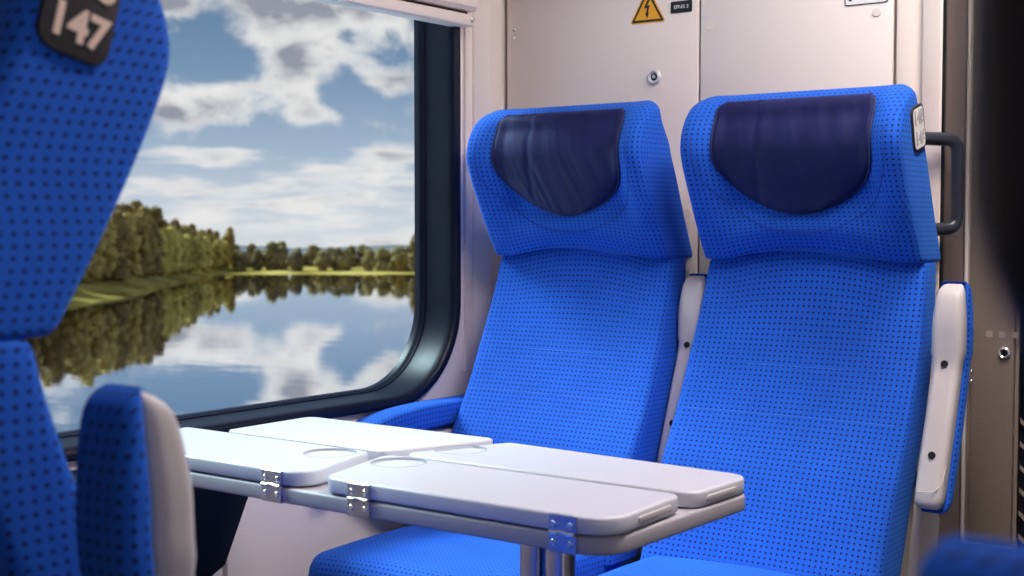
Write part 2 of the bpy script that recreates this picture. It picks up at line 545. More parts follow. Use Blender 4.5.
def headrest_mesh():
    bm = bmesh.new()
    loops, us, vs = [], [], []
    zb, zt, r = 0.9635, 1.279, 0.007
    levels = []
    for k in range(4):
        th = PI / 2 * k / 3
        levels.append((r * (1 - math.sin(th)), zb + r * (1 - math.cos(th)), 0))
    n = 34
    R = 0.034
    for k in range(1, n + 1):
        z = zb + r + (zt - 0.022 - zb - r) * k / n
        levels.append((0, z, 0))
    for k in range(1, 7):
        th = PI / 2 * k / 6
        levels.append((0.022 * (1 - math.cos(th)), zt - 0.022 * (1 - math.sin(th)), 0))
    v = 0.5; pz = None
    for ins, z, _ in levels:
        hw = 0.2165 - .002 * sm(.96, 1.1, z)
        q = (z - (zt - R)) / R
        if q > 0:
            hw -= R * 0.9 * (1 - math.sqrt(max(0, 1 - min(1, q) ** 2)))
        dep = interp(HDEP, z)
        pts, u = section(hw - ins * 0.4, lambda x: head_y(x, z) + ins, max(0.008, dep - 1.6 * ins), 0.016, nf=33)
        w = 1 - sm(0.965, 1.06, z)
        loops.append([V((x, y, z + arch(x) * w)) for x, y in pts])
        us.append(u)
        if pz is not None:
            v += math.hypot(z - pz, interp(HEAD, z) - interp(HEAD, pz))
        pz = z
        vs.append(v)
    loft(bm, loops, us, vs)
    return bm

def pillow_hw(z):
    h = 0.154
    if z < 1.165:
        h *= max(0.0, 1 - min(1, (1.165 - z) / 0.1151) ** 2.1) ** 0.62
    q = (z - 1.245) / 0.018
    if q > 0:
        h -= 0.014 * (1 - math.sqrt(max(0, 1 - min(1, q) ** 2)))
    return max(h, 0.004)

def pillow_mesh():
    bm = bmesh.new()
    nz, nx = 46, 61
    grid_f, grid_b = [], []
    for i in range(nz):
        z = 1.050 + (1.263 - 1.050) * (i / (nz - 1)) ** 1.5
        h = pillow_hw(z)
        rf, rb = [], []
        for j in range(nx):
            s = -1 + 2 * j / (nx - 1)
            x = s * h
            y0 = head_y(x, z)
            ed = max(abs(s) ** 5, (1 - min(1, (z - 1.050) / 0.05)) ** 3, (1 - min(1, (1.263 - z) / 0.02)) ** 2, 0)
            bul = 0.017 * math.sqrt(max(0, 1 - ed)) + 0.003
            fold = 0.0011 * math.sin(x * 120 + 2.3 * math.sin(z * 27 + 3 * x)) * sm(1.05, 1.12, z) * (0.4 + 0.6 * sm(1.14, 1.25, z)) * (1 - abs(s) ** 4)
            fold += 0.0006 * math.sin(x * 260 + z * 75 + 2.6 * math.sin(x * 47 + z * 20)) * (1 - abs(s) ** 4)
            cre = -0.004 * math.exp(-((x + 0.068 + 0.10 * max(0, 1.15 - z)) / 0.006) ** 2) * (1 - abs(s) ** 6)
            rf.append(bm.verts.new((x, y0 - bul - fold - cre, z)))
            rb.append(bm.verts.new((x, y0 - 0.001, z)))
        grid_f.append(rf); grid_b.append(rb)
    for i in range(nz - 1):
        for j in range(nx - 1):
            bm.faces.new((grid_f[i][j], grid_f[i][j + 1], grid_f[i + 1][j + 1], grid_f[i + 1][j]))
            bm.faces.new((grid_b[i][j], grid_b[i + 1][j], grid_b[i + 1][j + 1], grid_b[i][j + 1]))
    for i in range(nz - 1):
        bm.faces.new((grid_f[i][0], grid_f[i + 1][0], grid_b[i + 1][0], grid_b[i][0]))
        bm.faces.new((grid_f[i][-1], grid_b[i][-1], grid_b[i + 1][-1], grid_f[i + 1][-1]))
    for j in range(nx - 1):
        bm.faces.new((grid_f[0][j], grid_b[0][j], grid_b[0][j + 1], grid_f[0][j + 1]))
        bm.faces.new((grid_f[-1][j], grid_f[-1][j + 1], grid_b[-1][j + 1], grid_b[-1][j]))
    return bm

def shell_mesh():
    bm = bmesh.new()
    B = [(.36, -.15), (.42, -.125), (.577, -.058), (.69, .0), (.80, .042), (.90, .075), (.955, .092), (1.0, .088), (1.11, .04), (1.21, -.012)]
    loops, us, vs = [], [], []
    for k in range(30):
        z = 0.36 + (1.11 - 0.36) * k / 29
        ins = 0.02 * (1 - math.sqrt(1 - min(1, max(0, (k - 26) / 3)) ** 2))
        pts, u = section(0.206 - ins, lambda x: interp(B, z) - 0.012, 0.036, 0.012)
        loops.append([V((x, y, z)) for x, y in pts]); us.append(u); vs.append(z)
    loft(bm, loops, us, vs)
    return bm

def cushion_mesh():
    bm = bmesh.new()
    yf, yr, r = -0.612, -0.175, 0.045
    levels = []
    for k in range(8):
        th = PI / 2 * k / 7
        levels.append((r * (1 - math.sin(th)), yf + r * (1 - math.cos(th))))
    for k in range(1, 26):
        levels.append((0, yf + r + (yr - yf - r - 0.01) * k / 25))
    levels.append((0.01, yr))
    loops, us, vs = [], [], []
    v = 0; pv = None
    for ins, y in levels:
        top = 0.418 + 0.006 * math.sin((y - yf) / (yr - yf) * PI)
        pts, u = section(0.216 - ins * 0.7, lambda x: -(top - ins) - 0.008 * (1 - (x / 0.21) ** 2), 0.115 - ins, 0.024)
        loops.append([V((x, y, -b)) for x, b in pts]); us.append(u)
        if pv is not None: v += math.hypot(y - pv[0], ins - pv[1])
        pv = (y, ins); vs.append(v)
    loft(bm, loops, us, vs)
    return bm

ARM_F = [(.545, -.158), (.60, -.138), (.70, -.100), (.80, -.063), (.86, -.058), (.90, -.050), (.93, -.038)]
ARM_B = [(.545, -.090), (.60, -.066), (.70, -.027), (.80, .001), (.86, .004), (.90, .002), (.93, -.003)]
def arm_mesh(front):
    bm = bmesh.new()
    loops, us, vs = [], [], []
    z0, z1 = (0.552, 0.928) if front else (0.543, 0.932)
    levels = []
    r = 0.022
    for k in range(6):
        th = PI / 2 * k / 5
        levels.append((r * (1 - math.sin(th)), z0 + r * (1 - math.cos(th))))
    for k in range(1, 24):
        levels.append((0, z0 + r + (z1 - z0 - 2 * r) * k / 24))
    for k in range(6):
        th = PI / 2 * k / 5
        levels.append((r * (1 - math.cos(th)), z1 - r * (1 - math.sin(th))))
    v = 0; pz = levels[0][1]
    for ins, z in levels:
        a = interp(ARM_F, z); b = interp(ARM_B, z)
        m = a + (b - a) * 0.56
        if front:
            step = 0.004 * sm(0.79, 0.81, z)
            pts, u = section(0.0235 + step - 0.5 * ins - .005 * sm(.85, .93, z), lambda x: a + ins * 0.9 - step, m - a - ins * 0.9 + step, 0.014, nf=7)
        else:
            pts, u = section(0.0265 + 0.003 * sm(.79, .81, z) - 0.4 * ins - .003 * sm(.85, .93, z), lambda x: m + 0.0005, b - m - ins * 0.9, 0.010, nf=7)
        loops.append([V((x, y, z)) for x, y in pts]); us.append(u)
        v += z - pz; pz = z; vs.append(v)
    loft(bm, loops, us, vs)
    return bm

def seam_line(name, pts, r, mat, parent):
    bm = bmesh.new()
    add_tube(bm, pts, r, n=6)
    return finish(name, bm, mat, parent)

def text_mesh(name, body, size, mat, parent, matrix, depth=0.0006, align='CENTER', bold=0.035):
    cu = bpy.data.curves.new('t', 'FONT')
    cu.body = body; cu.size = size; cu.align_x = align; cu.align_y = 'CENTER'
    cu.extrude = depth; cu.offset = size * bold
    tmp = bpy.data.objects.new('t', cu); COL.objects.link(tmp)
    bpy.context.view_layer.update()
    me = bpy.data.meshes.new_from_object(tmp.evaluated_get(bpy.context.evaluated_depsgraph_get()))
    bpy.data.objects.remove(tmp); bpy.data.curves.remove(cu)
    me.name = name
    me.transform(matrix)
    me.materials.clear(); me.materials.append(mat)
    o = bpy.data.objects.new(name, me)
    return link(o, parent)

def basis(origin, ex, ey):
    ex = V(ex).normalized(); ey = V(ey); ey = (ey - ex * ey.dot(ex)).normalized(); ez = ex.cross(ey)
    m = Matrix.Identity(4)
    for i in range(3):
        m[i][0] = ex[i]; m[i][1] = ey[i]; m[i][2] = ez[i]; m[i][3] = origin[i]
    return m

SHARED = {}
def seat_part(name, make, mat, parent):
    if name not in SHARED:
        o = finish(name, make(), mat, parent, angle=50, recalc=False)
        SHARED[name] = o.data
        return o
    return link(bpy.data.objects.new(name, SHARED[name]), parent)

def make_seat(loc, rz, s, label, arm_x, arm_dy=0.0, number=None, handle=True, plate_mat='plate_black', group='blue train seats around the table'):
    t = empty('train_seat', loc, rz)
    tag(t, label, 'seat', group)
    br = seat_part('backrest', backrest_mesh, M['blue'], t)
    hr = seat_part('headrest', headrest_mesh, M['blue'], t)
    cu = seat_part('seat_cushion', cushion_mesh, M['blue'], t)
    seat_part('back_shell', shell_mesh, M['shell'], t)
    pl = seat_part('head_pillow', pillow_mesh, M['navy'], t)
    pl['label'] = 'navy leatherette head pillow'
    # piping round the pillow
    ring = []
    for k in range(25):
        z = 1.050 + (1.263 - 1.050) * (1 - k / 24) ** 1.7
        x = pillow_hw(z); ring.append((x, head_y(x, z) - 0.004, z))
    ring2 = [(-x, y, z) for x, y, z in reversed(ring)]
    seam_line('piping', ring + ring2, 0.0022, M['thread_navy'], pl)
    # stitched seam following the pillow on the headrest
    ring = []
    for k in range(31):
        a = PI * k / 30
        x = 0.185 * math.cos(a); z = 1.20 - 0.185 * math.sin(a) ** 0.9
        x = max(-0.186, min(0.186, x * 1.05))
        ring.append((x, head_y(x, z) - 0.0002, z))
    seam_line('stitching', ring, 0.0009, M['thread_dark'], hr)
    for z, xa, xb in ((0.852, -.09, .10), (0.768, -.10, .09), (0.682, -.212, .205)):
        pts = []
        for k in range(25):
            x = xa + (xb - xa) * k / 24
            zz = z
            pts.append((x, back_y(x, zz) + 0.0002, zz))
        seam_line('stitching', pts, 0.0008, M['thread'], br)
    # raised armrest
    ax = s * arm_x
    if True:
        root = seat_part('armrest', lambda: arm_mesh(True), M['shell'], t)
        root.location = (ax, arm_dy, 0)
        root['label'] = 'raised beige plastic armrest'
        pad = seat_part('armrest_pad', lambda: arm_mesh(False), M['blue'], root)
        for z in (0.79, 0.64):
            bm = bmesh.new()
            y = interp(ARM_F, z)
            add_disc(bm, (0, y + 0.004, z), (0, -0.94, 0.34), 0.0062, 0.0062, 14)
            finish('bolt_hole', bm, M['hole'], root)
        # parting line of the lower cover
        pts = [(-0.0225, -.118, .578), (-0.018, -.1465, .582), (0, -.1505, .583), (0.014, -.147, .585), (0.0215, -.135, .597), (0.0242, -.122, .625)]
        seam_line('cover_joint', fillet_path(pts, 0.004, 3), 0.0009, M['trim'], root)
        # hinge block that joins armrest and back frame
        bm = bmesh.new()
        add_box(bm, (min(ax, s * .2) , -.062 + arm_dy, .572), (max(ax, s * .2), -.035 + arm_dy, .596), .006)
        finish('armrest_hinge', bm, M['dark_base'], t)
    # side frames
    for sx in (-1, 1):
        bm = bmesh.new()
        poly = [(-.045, .575), (-.005, .585), (.040, .50), (.018, .38), (-.10, .24), (-.42, .22), (-.42, .29), (-.17, .31), (-.085, .40)]
        add_prism(bm, rounded(poly, .018, 3), .222, .240, .004, 2, fn=lambda a, b, c: V((sx * c, a, b)))
        finish('side_frame', bm, M['shell'], t)
    bm = bmesh.new()
    add_box(bm, (-.17, -.50, 0), (.17, -.12, .06), .012)
    add_box(bm, (-.13, -.44, .05), (.13, -.16, .31), .02)
    sb = finish('seat_base', bm, M['dark_base'], t)
    sb.location.z = -loc[2]
    if handle:
        bm = bmesh.new()
        p = fillet_path([(s * .16, .07, 1.190), (s * .2285, .14, 1.188), (s * .2285, .14, 1.024), (s * .18, .085, 1.020)], 0.024, 7)
        add_tube(bm, p, 0.0125, 14)
        finish('grab_handle', bm, M['handle'], t)
    if number:
        pale = plate_mat != 'plate_black'
        # plate on the aisle side of the headrest, leaning with the headrest
        c = V((s * .2150, -.037, 1.200))
        ez_up = V((0, -0.27, 1.0)).normalized()
        ex_r = V((0, 1.0, 0.27)).normalized() * (1 if s > 0 else -1)
        mtx = basis(c, ex_r, ez_up)
        bm = bmesh.new()
        poly = rounded([(-.030, -.040), (.030, -.040), (.030, .040), (-.030, .040)], .014, 5)
        add_prism(bm, poly, -.004, .003, .0012, 2)
        for v in bm.verts: v.co = mtx @ v.co
        pt = finish('number_plate', bm, M['plate_black'], t)
        if pale:  # glare on the dark plate painted as a white face with grey digits
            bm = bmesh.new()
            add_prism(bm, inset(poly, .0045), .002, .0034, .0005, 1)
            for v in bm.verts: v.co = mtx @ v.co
            finish('plate_glare_face', bm, M['sticker_white'], pt)
        for row, txt in zip((0.018, -0.018), number):
            text_mesh('seat_number', txt, 0.033, M['table_edge' if pale else 'digit'], pt, mtx @ Matrix.Translation((0, row, 0.0034)))
    return t

NOTCH = 2.345
seat_window = make_seat((.320, NOTCH, 0), 0, 1, 'far blue dotted train seat beside the window, facing the table', .2575, .062, handle=False)
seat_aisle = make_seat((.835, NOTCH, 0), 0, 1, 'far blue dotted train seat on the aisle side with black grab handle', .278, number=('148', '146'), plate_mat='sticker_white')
near_seat = make_seat((.835, .555, -.012), PI, -1, 'nearest dark blue train seat at left with dark 147 number plate', .281, number=('148', '147'))
cross_seat = make_seat((2.050, .330, -.007), PI, 1, 'train seat across the aisle, blurred black handle and armrest at right edge', .308, -.098, handle=True, group='blue train seats across the aisle')

# padded armrest fixed to the wall by the window seat
wa = empty('wall_armrest', (0.012, 0, 0))
tag(wa, 'curved blue padded armrest on the wall beside the window seat', 'armrest')
bm = bmesh.new()
uvl = bm.loops.layers.uv.verify()
path = [(1.86, .560), (1.90, .598), (1.95, .625), (2.02, .641), (2.10, .649), (2.20, .651), (2.32, .650)]
loops, us, vs = [], [], []
v = 0
for k in range(31):
    y = 1.86 + (2.32 - 1.86) * k / 30
    z = interp(path, y)
    ins = 0.012 * (1 - min(1, k / 3)) 
    pts, u = section(0.036 - ins, lambda x: -z + ins - 0.004 * (1 - (x / .036) ** 2), 0.052 - ins, 0.013, nf=9)
    loops.append([V((x + 0.037, y, -b)) for x, b in pts]); us.append(u); vs.append(v); v += 0.0155
loft(bm, loops, us, vs)
finish('armrest_pad', bm, M['blue'], wa, angle=50, recalc=False)
bm = bmesh.new()
poly = [(1.91, .545), (1.97, .575), (2.06, .592), (2.32, .600), (2.32, .44), (2.05, .44)]
add_prism(bm, rounded(poly, [.01, .03, .03, .005, .005, .05], 4), .0, .058, .006, 2, fn=lambda a, b, c: V((c, a, b)))
finish('armrest_support', bm, M['wall'], wa)

# ------------------------------------------------------------------ the table
tb = empty('folding_table', (.88, 1.42, 0))
tag(tb, 'pale grey folding table with folded leaves between the facing seats', 'table')
tb_off = V((-.88, -1.42, 0))
def tb_fn(a, b, c): return V((a, b, c)) + tb_off
bm = bmesh.new()
add_prism(bm, rounded([(.19, 1.235), (1.090, 1.235), (1.098, 1.578), (.19, 1.612)], [.02, .045, .03, .02], 6), .660, .6815, .004, 3, tb_fn)
finish('table_top', bm, M['table_edge'], tb)
leaves = [
    ([(.175, 1.235), (.628, 1.235), (.575, 1.415), (.175, 1.415)], [.02, .035, .02, .01], .6835, .7045, [(.535, 1.372)]),
    ([(.655, 1.235), (1.094, 1.235), (1.086, 1.413), (.605, 1.413)], [.025, .04, .02, .02], .6835, .7045, [(.665, 1.372)]),
    ([(.250, 1.430), (.585, 1.430), (.655, 1.618), (.250, 1.618)], [.01, .015, .015, .02], .6835, .7045, []),
    ([(.612, 1.431), (1.092, 1.431), (1.096, 1.578), (.682, 1.606)], [.02, .02, .03, .015], .6830, .7035, [(.665, 1.508)]),
]
for poly, r, z0, z1, cups in leaves:
    bm = bmesh.new()
    add_prism(bm, rounded(poly, r, 6), z0, z1, .004, 3, tb_fn)
    lf = finish('table_leaf', bm, M['table'], tb)
    for (cx, cy) in cups:
        # round cup recess cut into the leaf
        bm = bmesh.new()
        add_disc(bm, V((cx, cy, z1 - .0032)) + tb_off, (0, 0, 1), .038, .02, 48)
        cut = finish('cutter', bm, M['table'], tb, smooth=False)
        md = lf.modifiers.new('recess', 'BOOLEAN'); md.operation = 'DIFFERENCE'; md.solver = 'EXACT'; md.object = cut
        bpy.context.view_layer.update()
        me = bpy.data.meshes.new_from_object(lf.evaluated_get(bpy.context.evaluated_depsgraph_get()))
        lf.modifiers.clear()
        lf.data = me
        for f in me.polygons:
            if abs(f.normal.z) > .995: f.use_smooth = False
        bpy.data.objects.remove(cut)
        bm = bmesh.new()
        add_ring(bm, V((cx, cy, z1 - .0004)) + tb_off, (0, 0, 1), .0372, .0392, .0009, 48)
        finish('cup_ring', bm, M['table_edge'], lf)
# grip strips let into the ends of the aisle leaves
for (a, b, z) in (((1.0903, 1.300), (1.0869, 1.380), .6935), ((1.0922, 1.460), (1.0944, 1.535), .692)):
    bm = bmesh.new()
    pa = V((a[0], a[1], z)) + tb_off; pb = V((b[0], b[1], z)) + tb_off
    d = (pb - pa).normalized(); nrm = V((d.y, -d.x, 0))
    mt = basis((pa + pb) / 2, d, (0, 0, 1))
    L = (pb - pa).length
    add_prism(bm, rounded([(-L / 2, -.0038), (L / 2, -.0038), (L / 2, .0038), (-L / 2, .0038)], .003, 3), -.002, .0025, .0008, 2)
    for v_ in bm.verts: v_.co = mt @ v_.co
    finish('finger_grip', bm, M['shell'], tb)
# front hinges
for hx in (.562, .720, 1.032):
    hg = None
    bm = bmesh.new()
    def fx(x0, z0, x1, z1, y0, y1, bev=.0008):
        add_box(bm, V((x0, y0, z0)) + tb_off, V((x1, y1, z1)) + tb_off, bev, 1)
    fx(hx - .019, .684, hx + .019, .7035, 1.2315, 1.2365)
    fx(hx - .019, .6605, hx + .019, .6815, 1.2315, 1.2365)
    hg = finish('hinge', bm, M['steel'], tb)
    bm = bmesh.new()
    for (xa, xb) in ((-.017, -.006), (.006, .017)):
        add_tube(bm, [V((hx + xa, 1.2305, .6828)) + tb_off, V((hx + xb, 1.2305, .6828)) + tb_off], .0026, 10)
    add_tube(bm, [V((hx - .006, 1.2313, .6840)) + tb_off, V((hx + .006, 1.2313, .6840)) + tb_off], .0020, 10)
    finish('hinge_pin', bm, M['chrome'], hg)
    for dx in (-.0115, .0115):
        for z in (.6925, .6715):
            bm = bmesh.new()
            add_disc(bm, V((hx + dx, 1.232, z)) + tb_off, (0, -1, 0), .0040, .0022, 14, .001)
            finish('screw', bm, M['chrome'], hg)
# pedestal: two square posts on a foot
bm = bmesh.new()
for (x0, x1) in ((.848, .880), (.888, .918)):
    add_box(bm, V((x0, 1.400, .03)) + tb_off, V((x1, 1.435, .662)) + tb_off, .006, 3)
finish('table_leg', bm, M['steel'], tb)
bm = bmesh.new()
add_box(bm, V((.76, 1.33, 0)) + tb_off, V((1.0, 1.505, .032)) + tb_off, .012, 3)
finish('table_foot', bm, M['dark_base'], tb)

# ------------------------------------------------------------------ carriage shell
def struct(name, bm, mat, parent=None, **k):
    o = finish(name, bm, mat, parent, **k)
    if parent is None: o['kind'] = 'structure'
    return o
YF, YB, XR, ZC = -2.2, 2.5, 2.95, 2.2

bm = bmesh.new(); add_box(bm, (-.12, YF, -.06), (XR + .1, 3.3, 0)); struct('floor', bm, M['floor'])
bm = bmesh.new(); add_box(bm, (-.12, YF, ZC), (XR + .1, 3.3, ZC + .06)); struct('ceiling', bm, M['ceiling'])
bm = bmesh.new(); add_box(bm, (-.12, YF - .06, 0), (XR + .1, YF, ZC)); struct('wall_front', bm, M['vestibule'])

def ring_rect(y0, y1, z0, z1, r, n=10):
    return rounded([(y0, z0), (y1, z0), (y1, z1), (y0, z1)], r, n)

def wall_with_window(name, x_in, x_out, y0, y1, z0, z1, r):
    bm = bmesh.new()
    hole = ring_rect(y0, y1, z0, z1, r)
    by0, by1, bz0, bz1 = y0 - .06, y1 + .05, z0 - .05, z1 + .05
    cy, cz = (y0 + y1) / 2, (z0 + z1) / 2
    outer = []
    for (y, z) in hole:
        dy, dz = y - cy, z - cz
        k = min(((by1 - cy) / abs(dy)) if abs(dy) > 1e-6 else 1e9, ((bz1 - cz) / abs(dz)) if abs(dz) > 1e-6 else 1e9)
        outer.append([cy + dy * k, cz + dz * k])
    for c in ((by0, bz0), (by1, bz0), (by1, bz1), (by0, bz1)):
        i = min(range(len(outer)), key=lambda q: (outer[q][0] - c[0])**2 + (outer[q][1] - c[1])**2)
        outer[i] = list(c)
    n = len(hole)
    A = [[bm.verts.new((x, y, z)) for y, z in lp] for x, lp in ((x_in, outer), (x_in, hole), (x_out, hole), (x_out, outer))]
    for i in range(3):
        for j in range(n):
            bm.faces.new((A[i][j], A[i][(j + 1) % n], A[i + 1][(j + 1) % n], A[i + 1][j]))
    lo, hi = min(x_in, x_out), max(x_in, x_out)
    add_box(bm, (lo, YF, 0), (hi, by0, ZC))
    add_box(bm, (lo, by1, 0), (hi, 3.3, ZC))
    add_box(bm, (lo, by0, 0), (hi, by1, bz0))
    add_box(bm, (lo, by0, bz1), (hi, by1, ZC))
    return struct(name, bm, M['wall'], angle=30)

WY0, WY1, WZ0, WZ1 = .55, 2.318, .655, 1.745
wall_with_window('wall_left', 0, -.094, WY0, WY1, WZ0, WZ1, .205)
wall_with_window('wall_right', XR, XR + .094, .3, 2.1, .70, 1.70, .2)

def window(name, side, y0, y1, z0, z1, r, sgn):
    """rounded rubber frame swept round the opening + glass pane"""
    # (offset inwards from the opening edge, depth towards the outside)
    prof = [(-.010, -.012), (-.002, -.016), (.008, -.013), (.012, -.004), (.013, .006), (.0135, .016), (.0145, .040), (.0155, .062), (.0165, .069), (.0185, .069), (.0195, .075), (.0215, .078), (.022, .084), (.022, .096), (-.010, .096), (-.010, .05)]
    bm = bmesh.new()
    base = ring_rect(y0, y1, z0, z1, r, 14)
    L = []
    for off, dep in prof:
        lp = inset(base, off)
        L.append([bm.verts.new((side - sgn * dep, a, b)) for a, b in lp])
    n = len(base)
    for i in range(len(L)):
        for j in range(n):
            k = (i + 1) % len(L)
            bm.faces.new((L[i][j], L[i][(j + 1) % n], L[k][(j + 1) % n], L[k][j]))
    fr = finish('window_frame', bm, M['rubber'], None, angle=50)
    fr.name = name
    fr['kind'] = 'structure'
    bm = bmesh.new()
    pane = inset(base, .019)
    lo, hi = sorted((side - sgn * .086, side - sgn * .092))
    add_prism(bm, pane, lo, hi, 0, fn=lambda a, b, c: V((c, a, b)))
    finish('window_pane', bm, M['glass'], fr, smooth=False)
    return fr
window('window_1', 0, WY0, WY1, WZ0, WZ1, .205, 1)
window('window_2', XR, .3, 2.1, .70, 1.70, .2, -1)

# roller blind box over the window
bl = empty('blind_box', (0, 1.41, 1.47))
tag(bl, 'beige roller blind box along the top of the window', 'blind')
bm = bmesh.new()
prof = [(0, .030), (.044, .030), (.052, .038), (.052, .20), (.046, .235), (0, .25)]
add_prism(bm, prof, -.93, .930, .002, 1, fn=lambda a, b, c: V((a, c, b)))
finish('blind_cover', bm, M['trim'], bl)
bm = bmesh.new()
add_prism(bm, rounded([(.0, -.003), (.044, -.003), (.046, .0), (.046, .018), (.040, .0225), (.0, .0225)], .002, 2), -.93, .925, .002, 1, fn=lambda a, b, c: V((a, c, b)))
finish('blind_bar', bm, M['trim'], bl)
bm = bmesh.new()
add_prism(bm, [(0, .022), (.030, .022), (.030, .032), (0, .032)], -.92, .92, 0, fn=lambda a, b, c: V((a, c, b)))
finish('blind_slot', bm, M['plate_black'], bl)
bm = bmesh.new()
add_disc(bm, (.046, .915, .010), (1, 0, 0), .006, .006, 14, .002)
finish('end_screw', bm, M['chrome'], bl)

# luggage rack above the seats (just over the frame; shades the end wall)
rk = empty('luggage_rack', (0, .6, 1.72))
tag(rk, 'luggage rack over the window seats, above the blind box', 'rack')
bm = bmesh.new()
add_prism(bm, rounded([(.0, 0), (.38, .0), (.40, .012), (.40, .03), (.0, .03)], .004, 2), -1.9, 1.88, .002, 1, fn=lambda a, b, c: V((a, c, b)))
finish('rack_shelf', bm, M['trim'], rk)
bm = bmesh.new()
add_tube(bm, [(.40, -1.9, .03), (.40, 1.88, .03)], .018, 12)
finish('rack_rail', bm, M['steel'], rk)

# wall detail under and beside the window
bm = bmesh.new(); add_prism(bm, [(-.001, 2.352), (.007, 2.352), (.007, 2.370), (-.001, 2.370)], .70, 1.60, .002, 1); struct('trim_1', bm, M['trim'])
bm = bmesh.new()
add_prism(bm, rounded([(.0, 2.384), (.006, 2.385), (.032, 2.410), (.032, 2.452), (.0, 2.468)], [0, .003, .003, .002, 0], 3), .0, ZC, 0); struct('trim_2', bm, M['trim'])
bm = bmesh.new()
add_box(bm, (-.01, 1.64, .03), (.012, 2.138, .625), .004)
struct('trim_3', bm, M['wall'])
bm = bmesh.new()
add_box(bm, (-.01, 2.143, .03), (.012, 2.384, .625), .004)
struct('trim_4', bm, M['wall'])

# black waste bin on the wall under the table
wb = empty('waste_bin', (.0, 1.435, 0))
tag(wb, 'black tapered waste bin on the wall under the table', 'bin')
bm = bmesh.new()
poly = [(-.18, .615), (.185, .615), (.185, .58), (.115, .44), (.082, .425), (-.08, .425), (-.115, .44), (-.18, .58)]
add_prism(bm, rounded(poly, .006, 2), .0, .11, .004, 2, fn=lambda a, b, c: V((c, a, b)))
finish('bin_body', bm, M['bin'], wb)
bm = bmesh.new()
add_box(bm, (.0, -.13, 0), (.10, .082, .43), .006)
finish('bin_pedestal', bm, M['bin'], wb)
bm = bmesh.new()
add_box(bm, (.004, -.178, .612), (.116, .183, .630), .005)
finish('bin_lid', bm, M['black'], wb)

# ------------------------------------------------------------------ end wall
bm = bmesh.new(); add_box(bm, (-.001, YB + .012, 0), (1.02, YB + .11, ZC)); struct('wall_back', bm, M['vestibule'])
YP = YB   # front plane of the cabinet doors
def cabinet(name, x0, x1, label):
    c = empty(name, ((x0 + x1) / 2, YP, 0))
    tag(c, label, 'cabinet door')
    bm = bmesh.new()
    h = (x1 - x0) / 2
    add_box(bm, (-h, 0, .02), (h, .011, 2.15), .003, 2)
    finish('door_panel', bm, M['wall'], c)
    return c
c1 = cabinet('cabinet_door', .012, .5115, 'pale beige cabinet door with yellow high-voltage warning triangle and lock')
c2 = cabinet('cabinet_door', .5165, .931, 'plain pale beige cabinet door behind the aisle-side seat')
def on(c, x, z, y=0.0):
    return V((x - c.location.x, y, z))
def plug(c, x, z, r=.009, mat='wall', name='screw_cap'):
    bm = bmesh.new()
    add_disc(bm, on(c, x, z, .001), (0, -1, 0), r, .003, 18, .0012)
    return finish(name, bm, M[mat], c)
plug(c2, .5395, 1.444, mat='trim'); plug(c2, .899, 1.439, mat='trim'); plug(c1, .489, 1.055, .010, 'trim')
for z in (1.480, 1.461):
    plug(c1, .033, z, .0034, 'chrome', 'rivet')
# cam lock
bm = bmesh.new()
add_ring(bm, on(c1, .408, 1.347), (0, -1, 0), .0085, .0155, .007, 28)
lk = finish('cam_lock', bm, M['nickel'], c1)
bm = bmesh.new(); add_disc(bm, on(c1, .408, 1.347, .001), (0, -1, 0), .0088, .004, 20); finish('lock_barrel', bm, M['black'], lk)
bm = bmesh.new()
add_prism(bm, [(-.0045, -.0026), (.0045, -.0026), (.002, .0048), (-.002, .0048)], 0, .006, fn=lambda a, b, c: on(c1, .408, 1.347) + V((a, -c, b)))
finish('lock_key_stud', bm, M['chrome'], lk)
# warning triangle (bottom edge in view, apex above)
def face_sticker(c, poly, d0, d1, name, mat, parent=None):
    bm = bmesh.new()
    add_prism(bm, poly, d0, d1, 0, fn=lambda a, b, q: on(c, a, b) + V((0, -q, 0)))
    return finish(name, bm, M[mat], parent or c, smooth=False)
tx, tz, tw = .3895, 1.4635, .0445
hgt = tw * math.sqrt(3)
tri = lambda k: [(tx - tw * k, tz + hgt / 3 * (1 - k)), (tx + tw * k, tz + hgt / 3 * (1 - k)), (tx, tz + hgt / 3 + hgt * 2 / 3 * k)]
ws = face_sticker(c1, rounded(tri(1.0), .004, 3), 0, .0008, 'warning_sticker', 'yellow')
face_sticker(c1, rounded(tri(.90), .002, 2), .0008, .0012, 'black_border', 'sticker_black', ws)
face_sticker(c1, tri(.72), .0012, .0016, 'yellow_field', 'yellow', ws)
bolt = [(.004, .052), (-.010, .026), (-.001, .028), (-.0035, .014), (-.0065, .0155), (-.0005, .004), (.0042, .0170), (.0012, .0165), (.0062, .0335), (-.0015, .0315), (.010, .052)]
face_sticker(c1, [(tx + a * .95, tz + .0065 + b * .95) for a, b in bolt], .0016, .0020, 'lightning_bolt', 'sticker_black', ws)
lp = face_sticker(c1, rounded([(.446, 1.478), (.497, 1.478), (.497, 1.503), (.446, 1.503)], .003, 3), 0, .0010, 'label_plate', 'sticker_black')
text_mesh('label_text', 'EPNX 3', .0108, M['sticker_white'], lp, basis(on(c1, .4715, 1.4905, -.0012), (1, 0, 0), (0, 0, 1)), .0002, bold=0.004)
sg = face_sticker(c2, rounded([(.834, 1.456), (.921, 1.456), (.921, 1.516), (.834, 1.516)], .004, 3), 0, .0010, 'info_sign', 'sticker_black')
face_sticker(c2, rounded([(.836, 1.458), (.919, 1.458), (.919, 1.514), (.836, 1.514)], .003, 3), .0010, .0014, 'sign_face', 'sticker_white', sg)
bm = bmesh.new(); add_disc(bm, on(c2, .846, 1.469, -.0014), (0, -1, 0), .0042, .0006, 16); finish('sign_dot', bm, M['sticker_black'], sg)

